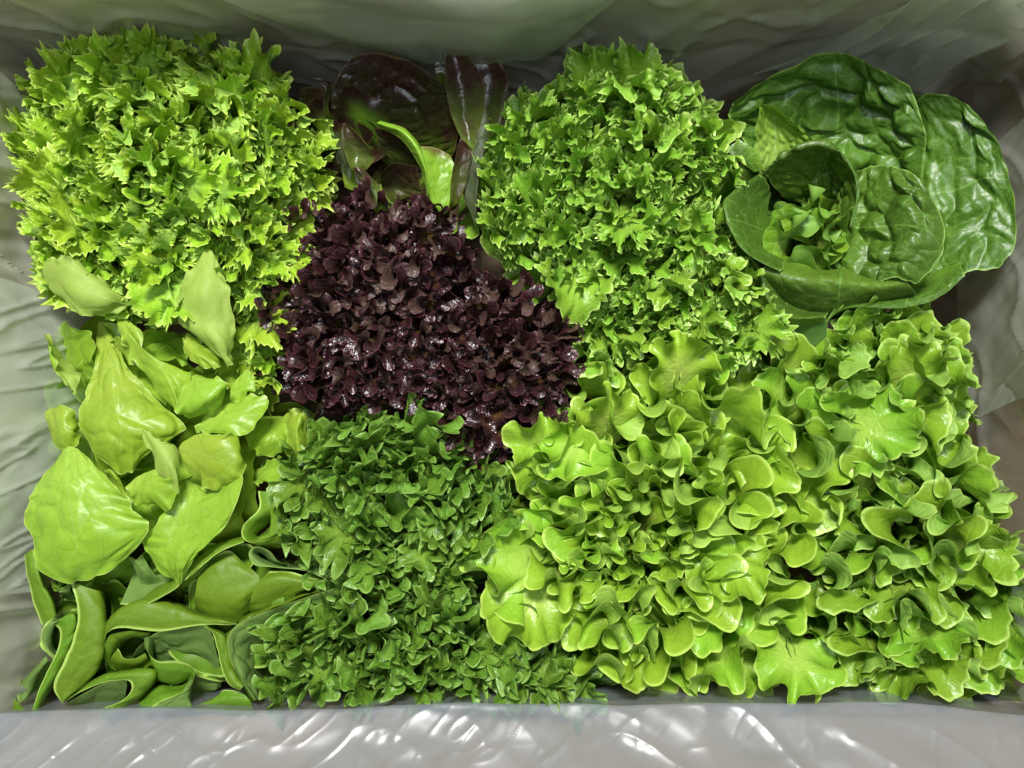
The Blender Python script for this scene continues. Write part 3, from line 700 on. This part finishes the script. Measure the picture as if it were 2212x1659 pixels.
# --- two dark red heads in the middle
Rk = dict(R=54, Lst=200, waves=5, amp=1.85, waves2=12, amp2=.65, teeth=56, tooth=5, per=6, pw=1.25, tsharp=.8)
Cr1 = thing('red_lollo_lettuce', 'dark purple-red curly lettuce, the larger one, touching the frisee and the bronze cos', 'lettuce', 820, 660, group='dark red curly lettuces in the middle of the box')
fill_head(Cr1, [(650,450),(740,470),(850,440),(950,440),(1010,560),(1040,700),(960,860),(820,880),(720,890),(615,860),(605,760),(560,700),(625,590),(670,520)],
          (830,670), 270, M['red'], 32, 5, Rk, classes=(0,6,12,20,30), jit=20, z0=15, outl=26, dome=40, nvar=4)
Cr2 = thing('red_lollo_lettuce', 'dark purple-red curly lettuce, the smaller one, touching the bright yellow-green lettuce', 'lettuce', 1100, 790, group='dark red curly lettuces in the middle of the box')
fill_head(Cr2, [(1050,600),(1150,640),(1230,730),(1240,830),(1230,900),(1140,960),(1110,1020),(970,1000),(930,870),(960,740)],
          (1100,790), 220, M['red'], 32, 6, Rk, classes=(0,6,12,20,30), jit=20, z0=15, outl=26, dome=40, nvar=4)
# --- two dark green incised heads, bottom centre
Dk = dict(R=50, Lst=200, waves=3.6, amp=1.6, waves2=9, amp2=.6, teeth=15, tooth=26, per=14, pw=1.2, lobes=.4, tsharp=.75)
D1 = thing('incised_lettuce', 'green finely cut lettuce directly below the two dark red ones', 'lettuce', 880, 1050)
fill_head(D1, [(610,1010),(690,910),(900,890),(1000,1000),(1110,1020),(1110,1130),(1030,1200),(980,1290),(700,1280),(640,1180)],
          (870,1070), 300, M['dark'], 34, 7, Dk, classes=(0,10,18,26,34), jit=22, dome=10, outl=26, nvar=5)
D2 = thing('incised_lettuce', 'darkest green finely cut lettuce at the bottom centre by the plastic edge', 'lettuce', 830, 1370)
fill_head(D2, [(700,1250),(960,1250),(1020,1350),(1090,1420),(1280,1420),(1290,1500),(570,1500),(560,1350)],
          (840,1390), 300, M['dark'], 34, 8, Dk, classes=(0,10,18,26,34), jit=22, z0=-14, dome=10, outl=18, nvar=5)
# --- bright batavia and green batavia
Ek = dict(R=104, Lst=200, waves=4.8, amp=1.7, waves2=11, amp2=.45, teeth=26, tooth=4, per=14, pw=1.3, lobes=.14, tsharp=.7)
E1 = thing('bright_batavia_lettuce', 'bright yellow-green curly lettuce at the bottom right of centre', 'lettuce', 1380, 1120)
EP = [(1140,1010),(1200,920),(1260,830),(1380,800),(1470,740),(1560,790),(1660,870),(1760,980),(1800,1090),(1730,1200),(1690,1300),(1660,1480),(1330,1470),(1200,1340),(1110,1290),(1120,1180),(1150,1080)]
fill_head(E1, EP, (1370,1130), 420, M['bright'], 52, 3, Ek, classes=(0,6,12,20,30), jit=26, nvar=5, z0=10,
          rscale=lambda x, y: 0.60 + 0.72 * min(1, math.hypot(x - 1350, y - 1150) / 300))
F1 = thing('green_batavia_lettuce', 'mid green wavy lettuce along the lower right side of the box below the big cos', 'lettuce', 1970, 1120)
FP = [(1700,880),(1790,790),(1860,710),(1980,720),(2090,800),(2110,900),(2070,1010),(2150,1100),(2190,1250),(2190,1500),(1830,1500),(1760,1360),(1780,1200),(1840,1080)]
fill_head(F1, FP, (1960,1140), 400, M['mid'], 68, 4, dict(R=118, Lst=200, waves=4.8, amp=1.75, waves2=11, amp2=.45, teeth=32, tooth=9, per=11, pw=1.2, lobes=.18),
          classes=(0,8,14,22,32), jit=28, nvar=6, z0=-10, holes=((1960,1460,40),(2180,890,110)))

# lower, older leaves that close the gaps between the heads
UL = dict(R=92, Lst=180, waves=4, amp=1.6, waves2=8, amp2=.5, teeth=26, tooth=12, per=7, pw=1.6, lobes=.2)
for rt, pl, cn, mt, q in ((Aroot, AP, (370,400), 'frisee', 71), (Broot, BP, (1330,430), 'frill', 72), (E1, EP, (1370,1130), 'bright', 73), (F1, FP, (1960,1140), 'mid', 74),
                          (Cr1, [(640,450),(1000,480),(1060,700),(950,900),(600,850),(570,650)], (830,670), 'red', 75), (Cr2, [(1030,590),(1250,730),(1230,930),(960,990),(930,800)], (1100,790), 'red', 76),
                          (D1, [(620,900),(1120,950),(1130,1180),(640,1230)], (870,1070), 'dark', 77), (D2, [(560,1250),(1010,1250),(1300,1440),(1290,1490),(560,1490)], (840,1390), 'dark', 78)):
    fill_head(rt, pl, cn, 380, M[mt], 78, q, UL, classes=(20, 36, 52), jit=20, z0=-95, dome=25, nvar=2, grow=1.06, holes=((2190,880,130),))

# --- butterhead, left
I_ = thing('butterhead_lettuce', 'pale yellow-green butterhead lettuce with broad smooth leaves at the left', 'lettuce', 330, 900)
c5 = Crop(0, 497.7, 0.4668); ER = (330, 900, -420)
def bl(rows, **k):
    k.setdefault('mat', M['butter']); k.setdefault('low', 6.0); k['blister'] = k.get('blister', 2.5) * 1.5; k.setdefault('bsize', 55.); k.setdefault('nr', 60); k.setdefault('nc', 64)
    k.setdefault('ext', None); k.setdefault('edge', 4.0); k.setdefault('wav', 6.0); k.setdefault('ruf', 7.0); k.setdefault('rn', 6); k.setdefault('rnd', .8); m = k.pop('mat')
    G = c5(rows); G[..., 2] = G[..., 2] * 1.9 - 8
    return loft(I_, m, G, **k)
fill_head(I_, [(110,720),(300,680),(480,760),(640,900),(650,1050),(560,1180),(200,1200),(90,1050)], (330,930), 400, M['butter'], 80, 51, SM, z0=-95, dome=50)
bl([[(120,50,-60),(150,140,-60),(200,240,-60),(260,340,-60)],[(200,70,-30),(215,160,-30),(250,260,-30),(300,370,-35)]], seed=1)
bl([[(190,108,5),(193,165,5),(225,255,0),(288,342,-5)],[(290,112,20),(320,205,22),(350,305,20),(380,392,5)],[(440,185,10),(470,260,15),(490,330,15),(480,402,0)],[(560,300,-10),(590,325,-5),(600,350,-5),(570,378,-10)]], seed=2, under=True, label='pale leaf turned underside up at the left wall')
bl([[(840,180,-30),(850,240,-30)],[(900,60,-10),(960,150,-10)],[(970,15,-10),(992,100,-10)]], seed=3)
bl([[(905,120,0),(962,90,5),(1010,112,0)],[(825,250,12),(940,260,22),(1050,230,8)],[(806,370,14),(950,400,16),(1078,400,5)],[(870,470,8),(1000,520,18),(1088,550,0)],[(1020,605,0),(1060,642,5),(1088,600,-5)]], seed=31, under=True, label='tall pale leaf standing against the frisee')
bl([[(850,490,-15),(870,480,-15),(930,500,-20)],[(855,570,0),(930,570,5),(1010,570,-10)],[(940,650,0),(1000,650,5),(1052,650,-5)]], seed=32)
bl([[(645,480,-90),(740,500,-95),(850,480,-90)],[(690,560,-60),(790,580,-60),(880,580,-50)],[(740,600,-45),(830,620,-45),(900,620,-45)]], seed=4, ext=ER)
bl([[(230,440,-80),(250,560,-80),(320,700,-80),(400,790,-90)],[(300,420,-40),(330,540,-55),(370,640,-50),(420,740,-60)],[(370,425,-20),(420,500,-15),(445,580,-20),(425,720,-35)]], seed=5)
bl([[(215,430,-40),(300,600,-50),(390,640,-60)],[(212,500,-15),(270,640,-15),(370,680,-20)],[(250,600,-10),(290,700,-5),(385,805,-20)]], seed=6)
bl([[(440,440,-60),(470,430,-55),(520,490,-50)],[(440,600,-30),(510,600,-25),(590,640,-30)],[(385,800,-15),(530,790,0),(700,760,-25)],[(358,900,-5),(560,920,10),(860,900,-15)],[(400,1000,-10),(560,1010,5),(830,965,-15)],[(490,1095,-15),(580,1130,-10),(700,1065,-15)]],
   seed=7, blister=5, nr=90, nc=80)
bl([[(525,480,-40),(540,520,-35),(560,590,-40)],[(560,500,-15),(600,560,-15),(620,620,-20)],[(620,560,-10),(650,610,-10),(650,660,-25)]], seed=8)
bl([[(510,400,-25),(560,400,-25),(620,440,-25)],[(545,500,-12),(620,500,0),(680,570,-12)],[(640,620,-10),(730,620,5),(850,640,0)],[(720,750,-5),(800,720,10),(890,665,5)],[(810,860,0),(840,830,5),(900,700,8)]], seed=9, blister=2)
bl([[(970,690,0),(900,680,5),(835,740,10)],[(1020,680,22),(930,740,32),(815,800,22)],[(1065,720,25),(960,790,35),(830,850,20)],[(1068,785,5),(960,840,12),(855,897,5)]], seed=10, blister=2, label='bright folded leaf in the middle of the head')
bl([[(860,930,0),(950,860,0),(1040,812,0),(1100,780,-20)],[(930,940,10),(1030,900,15),(1120,840,10),(1200,760,0)],[(1000,945,12),(1120,950,18),(1210,870,12),(1285,745,5)]], seed=11, blister=2)
bl([[(1065,830,-10),(1070,750,-15),(1110,650,-20)],[(1100,850,0),(1150,760,0),(1200,680,-10)]], seed=12)
bl([[(205,900,-35),(205,850,-30),(230,795,-30)],[(250,1000,-20),(270,900,-5),(285,800,-15)],[(300,1020,-15),(330,930,-5),(355,860,-20)],[(360,1010,-20),(370,940,-20),(365,880,-30)]], seed=13)
bl([[(235,1030,-10),(320,1000,-5),(420,1005,-10)],[(150,1170,0),(310,1150,18),(510,1130,0)],[(110,1310,0),(330,1310,26),(610,1270,8)],[(140,1430,5),(350,1430,28),(690,1370,12)],[(150,1540,0),(360,1540,20),(655,1480,8)],[(200,1630,-5),(365,1625,8),(560,1600,0)]],
   seed=14, blister=5, nr=90, nc=90, bsize=70, label='broad shiny leaf at the lower left of the head')
bl([[(470,1120,-40),(500,1150,-40),(520,1200,-40)],[(500,1105,-10),(540,1160,-10),(560,1240,-15)],[(560,1140,-5),(600,1230,-5),(660,1300,-10)]], seed=15)
bl([[(655,910,20),(660,915,20),(662,925,20)],[(740,965,25),(720,1000,30),(695,1010,22)],[(835,1020,20),(790,1100,32),(720,1090,22)],[(842,1240,12),(810,1210,20),(770,1175,15)]], seed=16, under=True, blister=1)
bl([[(720,1085,5),(650,1130,5),(565,1190,0)],[(790,1150,25),(690,1200,25),(620,1245,10)],[(842,1225,20),(780,1285,15),(680,1282,5)]], seed=17, blister=2)
bl([[(880,940,0),(850,980,0),(828,1040,0),(840,1110,-5)],[(1000,935,20),(960,1000,25),(930,1080,20),(900,1160,5)],[(1110,955,15),(1100,1030,25),(1050,1120,25),(1000,1205,10)],[(1138,1040,5),(1140,1080,10),(1120,1130,15),(1060,1200,15)]], seed=18, blister=2)
bl([[(830,1180,-30),(860,1160,-30),(900,1150,-30)],[(780,1260,0),(880,1240,-5),(990,1200,-10)],[(700,1380,5),(860,1380,5),(1130,1130,20)],[(650,1450,0),(830,1470,15),(1060,1350,20)],[(700,1545,0),(820,1560,12),(935,1470,15)],[(780,1622,-5),(830,1630,0),(875,1610,5)]],
   seed=19, blister=5, nr=90, nc=80, bsize=60)
bl([[(1130,960,-50),(1220,880,-50),(1330,860,-60)],[(1150,1010,-25),(1240,960,-20),(1340,950,-30)],[(1170,1060,-35),(1260,1050,-30),(1340,1040,-40)]], seed=20, ext=ER)
bl([[(1310,1000,-50),(1300,900,-50),(1320,810,-50)],[(1380,1100,-20),(1370,950,-15),(1390,820,-30)],[(1400,1150,-40),(1440,980,-35),(1440,850,-40)]], seed=21)
bl([[(1140,1180,-60),(1160,1120,-60),(1190,1090,-60)],[(1200,1185,-20),(1230,1120,-30),(1270,1060,-30)],[(1270,1170,-10),(1290,1120,-20),(1300,1050,-15)],[(1330,1150,-10),(1350,1110,-5),(1340,1070,-10)]], seed=22)
bl([[(700,640,-70),(650,660,-70),(600,680,-70)],[(760,740,-40),(700,740,-35),(620,700,-40)],[(800,790,-30),(760,800,-25),(690,780,-35)]], seed=23, ext=ER)

# --- darker butterhead, lower left
J_ = thing('butterhead_lettuce', 'darker green butterhead lettuce with rolled leaf edges in the bottom left corner', 'lettuce', 300, 1350)
c6 = Crop(0, 1050.7, 0.3666); ER = (300, 1320, -420)
fill_head(J_, [(80,1220),(500,1180),(680,1250),(520,1480),(100,1480)], (320,1340), 300, M['butterlow'], 80, 61, dict(SM, R=105, waves=3, amp=1.2), z0=-95, dome=30, jit=15)
def jl(rows, **k):
    k.setdefault('mat', M['butterlow']); k['blister'] = k.get('blister', 1.5) * 2.2; k.setdefault('bsize', 55.); k.setdefault('nr', 50); k.setdefault('nc', 70)
    k.setdefault('ext', None); k.setdefault('edge', 1.4); k.setdefault('wav', 2.2); k.setdefault('low', 4.5); m = k.pop('mat')
    return loft(J_, m, c6(rows), **k)
def dn(pts, dx, dy, dz): return [(x + dx, y + dy, z + dz) for x, y, z in pts]
def ribbon(rim, crest, deep=(0, 0, -170), **k):
    """rim: visible leaf edge; crest: where the rolled edge turns over; then the blade drops into the head"""
    mid = [((a[0] + b[0]) / 2, (a[1] + b[1]) / 2, (a[2] + b[2]) / 2 + 9) for a, b in zip(rim, crest)]
    jl([dn(crest, *deep), dn(crest, deep[0] * .3, deep[1] * .3, deep[2] * .35), crest, mid, rim], orient=0.66, **k)
ribbon([(150,400,-30),(160,520,-25),(190,680,-25),(250,815,-30)], [(200,370,-25),(230,520,-15),(300,650,-15),(335,750,-25)], (20,0,-170), seed=1)
ribbon([(300,560,-60),(310,600,-55),(350,605,-55),(385,560,-60)], [(330,560,-70),(335,575,-65),(350,575,-65),(365,555,-70)], seed=2)
jl([dn([(310,600,-70),(340,640,-70),(420,640,-70)],60,20,-100),[(310,600,-60),(350,640,-60),(420,630,-60)],[(345,605,-55),(380,590,-55),(415,560,-50)]], seed=3, under=True)
ribbon([(415,560,-20),(455,720,-15),(440,870,-10),(375,1030,-10),(315,1170,-15),(365,1275,-20)], [(600,620,-45),(612,740,-35),(612,880,-30),(590,1020,-30),(500,1160,-35),(385,1270,-25)], (30,20,-170), seed=4, nc=90)
ribbon([(345,1035,-40),(250,930,-35),(262,832,-30),(342,832,-28),(340,950,-25),(250,1150,-30),(178,1350,-35)], [(360,1000,-75),(310,930,-60),(330,800,-30),(440,750,-25),(450,880,-35),(350,1080,-45),(215,1330,-55)], (10,0,-160), seed=5, nc=90)
jl([dn([(300,1010,-60),(250,1100,-60),(200,1240,-60)],30,0,-110),[(290,1040,-60),(230,1130,-70),(190,1230,-70)],[(270,1000,-45),(110,1180,-40),(100,1290,-40)]], seed=6, under=False)
jl([[(90,1260,-55),(100,1300,-50),(180,1290,-60)],[(85,1230,-40),(95,1310,-40),(190,1310,-45)],[(150,1100,-45),(88,1220,-35),(140,1318,-40)]], seed=7)
ribbon([(605,980,-30),(620,885,-22),(700,835,-15),(950,852,-12),(1180,815,-12),(1400,822,-18)], [(606,900,-45),(660,770,-30),(820,680,-25),(1000,690,-25),(1170,745,-25),(1400,800,-28)], (0,-20,-170), seed=8, nc=100)
# hole ring
jl([[(610,960,-28),(650,870,-20),(760,840,-20),(890,850,-25)],[(630,1040,-60),(690,930,-50),(760,890,-50),(860,880,-50)],[(680,1090,-90),(700,980,-130),(770,890,-130),(850,890,-120)]], seed=9)
jl([[(640,1060,-120),(720,1090,-120),(800,1090,-110),(870,1030,-100)],[(650,1010,-60),(710,1050,-55),(800,1050,-50),(870,1010,-45)],[(690,950,-60),(730,1010,-40),(790,1012,-38),(855,978,-35)]], seed=10)
# grey-green inner face and its S-shaped rim
jl([[(940,1180,-150),(1060,1200,-150),(1180,1230,-150),(1300,1180,-150)],[(880,960,-70),(1020,980,-90),(1180,1020,-100),(1300,1080,-90)],[(860,885,-20),(980,850,-16),(1190,818,-14),(1262,885,-20)]], seed=11, under=True, blister=6, bsize=50)
ribbon([(855,890,-15),(862,970,-12),(930,1030,-10),(1060,1035,-10),(1145,1090,-10),(1100,1205,-12),(950,1262,-15),(820,1345,-20)],
       [(900,900,-60),(900,1000,-50),(930,1130,-50),(1040,1160,-55),(1120,1120,-60),(1080,1180,-70),(940,1180,-60),(820,1260,-60)], (0,20,-120), seed=12, nc=110)
jl([dn([(1130,1120,-20),(1130,1250,-25),(1130,1310,-30)],0,0,-60),[(1140,1120,-14),(1110,1230,-25),(1130,1305,-30)],[(1050,1230,-16),(980,1300,-25),(960,1330,-35)],[(940,1268,-18),(880,1320,-22),(820,1350,-25)]], seed=13, under=True)
ribbon([(1195,818,-12),(1262,885,-10),(1300,1050,-12),(1350,1160,-14),(1420,1200,-16)], [(1240,820,-18),(1330,890,-20),(1365,1040,-22),(1400,1130,-22),(1430,1170,-22)], (60,0,-120), seed=14)
# long outer leaf hugging the incised lettuce
jl([[(2000,800,-130),(1800,860,-130),(1650,920,-130),(1560,1000,-130),(1560,1100,-130),(1560,1200,-130),(1580,1260,-120)],
    [(2000,700,-60),(1760,760,-60),(1560,840,-60),(1450,930,-60),(1470,1040,-60),(1510,1160,-60),(1550,1250,-60)],
    [(1960,590,-12),(1700,680,-10),(1450,785,-8),(1340,900,-5),(1370,1040,-5),(1440,1165,-5),(1505,1258,-10)]], seed=15, under=True, nc=100, blister=3)
jl([[(1960,600,-20),(1700,690,-15),(1450,790,-12),(1338,905,-10),(1368,1040,-10),(1438,1165,-10),(1500,1258,-14)],
    [(1900,570,-120),(1650,650,-120),(1420,760,-120),(1300,900,-110),(1330,1050,-110),(1400,1180,-110),(1460,1280,-110)]], seed=16, nc=80)
# lower loop
jl([[(480,1330,-100),(620,1330,-110),(740,1290,-110)],[(430,1290,-50),(600,1270,-75),(740,1230,-60)],[(370,1278,-20),(600,1160,-14),(750,1140,-14)]], seed=17, under=True)
ribbon([(370,1275,-20),(480,1208,-16),(620,1152,-12),(750,1142,-10),(772,1200,-10),(720,1260,-14),(600,1312,-16),(585,1368,-22)],
       [(430,1230,-40),(560,1130,-35),(700,1090,-25),(880,1080,-22),(912,1120,-22),(840,1230,-26),(740,1300,-30),(640,1370,-30)], (10,20,-130), seed=18, nc=110)
# domes and folds at the right
jl([[(1160,760,-110),(1270,840,-110),(1400,820,-110),(1500,720,-110)],[(1150,650,-45),(1260,690,-40),(1390,690,-42),(1490,640,-45)],[(1170,530,-42),(1260,510,-34),(1390,510,-36),(1530,540,-40)],[(1230,440,-60),(1290,390,-55),(1360,380,-55),(1420,440,-60)]], seed=19, blister=2, bsize=60)
ribbon([(1960,560,-15),(1800,495,-12),(1640,480,-10),(1510,465,-8),(1462,400,-6),(1500,352,-6),(1580,372,-6),(1640,430,-10),(1710,440,-14)],
       [(1960,480,-50),(1800,470,-40),(1680,470,-40),(1560,440,-40),(1510,400,-40),(1520,380,-40),(1560,395,-45),(1610,440,-50),(1690,455,-60)], (0,0,-100), seed=20, nc=110, under=True)
jl([[(1480,740,-90),(1600,760,-90),(1800,700,-90)],[(1470,690,-35),(1560,690,-40),(1740,650,-40)],[(1510,580,-20),(1620,560,-12),(1880,590,-20)],[(1590,500,-35),(1700,500,-30),(1860,550,-30)]], seed=21)
ribbon([(1525,30,-20),(1525,130,-18),(1440,230,-12),(1432,300,-10),(1500,328,-8),(1580,285,-8),(1612,230,-12)],
       [(1620,30,-40),(1650,130,-35),(1570,220,-60),(1520,270,-60),(1520,290,-60),(1560,260,-60),(1580,230,-70)], (0,0,-110), seed=22, nc=90)
jl([[(1440,310,-60),(1560,360,-50),(1720,350,-60)],[(1440,310,-14),(1540,340,-14),(1700,300,-30)],[(1580,290,-10),(1640,250,-8),(1690,220,-20)],[(1600,80,-30),(1640,120,-20),(1680,180,-25)]], seed=23)
jl([[(800,440,-120),(950,500,-120),(1150,470,-120),(1340,340,-110)],[(760,580,-60),(900,610,-70),(1080,530,-60),(1330,370,-50)],[(712,690,-20),(880,690,-14),(1100,545,-12),(1290,375,-12),][:4]], seed=24, under=True)
ribbon([(715,692,-20),(820,712,-16),(980,640,-12),(1150,500,-10),(1290,390,-10),(1440,330,-14)], [(700,650,-70),(800,670,-60),(960,600,-50),(1120,450,-40),(1290,330,-40),(1440,290,-50)], (0,0,-120), seed=25, nc=80)
jl([[(850,590,-90),(880,580,-90),(960,560,-90)],[(800,500,-50),(860,520,-50),(900,500,-60)],[(760,430,-30),(800,440,-30),(840,400,-40)]], seed=26, under=True)
jl([[(1150,1330,-70),(1300,1330,-70),(1500,1330,-70)],[(1150,1290,-45),(1300,1270,-40),(1480,1270,-40)],[(1250,1250,-60),(1320,1200,-50),(1420,1215,-45)]], seed=27)

# --- single broad leaves of the bright batavia, its rim leaves
def broad(root, mat, x, y, z, az, R, lean, seed, label=None, s=1.0, **kw):
    k = dict(R=R, Lst=170, waves=5.2, amp=1.7, waves2=12, amp2=.45, teeth=26, tooth=4, per=14, rows=20, pw=1.7, lobes=.2, tsharp=.8, lean=lean)
    k.update(kw)
    me = ruffle_leaf('leaf', mat, seed, **k)
    o = link('leaf', me, root, Vector(W(x, y, z)), (0, 0, math.radians(az)), s)
    if label: o['label'] = label
broad(E1, M['bright'], 1035, 1290, 22, 200, 140, 70, 901, 'large shiny leaf reaching over the incised lettuce')
broad(E1, M['bright'], 1110, 1390, 22, 245, 110, 75, 902)
broad(E1, M['bright'], 1128, 920, 45, 135, 100, 58, 903)
broad(E1, M['bright'], 1180, 1010, 40, 215, 88, 58, 913)
broad(E1, M['bright'], 1300, 850, 45, 110, 88, 50, 904)
broad(E1, M['bright'], 1468, 720, 40, 95, 92, 60, 905)
broad(E1, M['bright'], 1620, 1300, 25, 285, 110, 50, 906, 'broad pale green leaf lying over the right part of the head')
broad(E1, M['bright'], 1735, 1520, 25, 262, 105, 42, 907, 'large pale leaf at the right edge of the head above the plastic')
broad(F1, M['mid'], 2030, 760, 15, 60, 90, 50, 912, tooth=12)
broad(F1, M['mid'], 1980, 960, 20, 340, 110, 55, 915, tooth=13)
broad(F1, M['mid'], 2180, 1160, 10, 20, 100, 60, 917, tooth=12)
broad(Aroot, M['frisee'], 330, 690, 40, 255, 95, 60, 925, tooth=14, teeth=46, per=8, waves=6)
broad(Aroot, M['frisee'], 240, 75, 20, 120, 90, 40, 922, tooth=14, teeth=46, per=8, waves=6)
broad(Aroot, M['frisee'], 545, 95, 20, 70, 90, 40, 923, tooth=14, teeth=46, per=8, waves=6)
broad(Aroot, M['frisee'], 120, 110, 10, 140, 85, 40, 924, tooth=14, teeth=46, per=8, waves=6)
broad(Broot, M['frill'], 1290, 100, 15, 100, 74, 35, 931, tooth=15, teeth=40, per=8, waves=5)
broad(Broot, M['frill'], 1385, 105, 15, 80, 74, 35, 932, tooth=15, teeth=40, per=8, waves=5)
broad(Broot, M['frill'], 1225, 680, 30, 255, 80, 65, 933, tooth=8, teeth=24, per=10, waves=2)
fill_head(F1, [(1630,690),(1760,760),(1840,740),(1760,900),(1640,830)], (1960,1140), 400, M['mid'], 60, 79, UL, classes=(20, 36), jit=15, z0=-75, dome=0, nvar=2)
fill_head(F1, [(1780,660),(1990,650),(2010,730),(1780,740)], (1960,1140), 400, M['mid'], 48, 80, UL, classes=(10, 26), jit=15, z0=-62, dome=0, nvar=2)
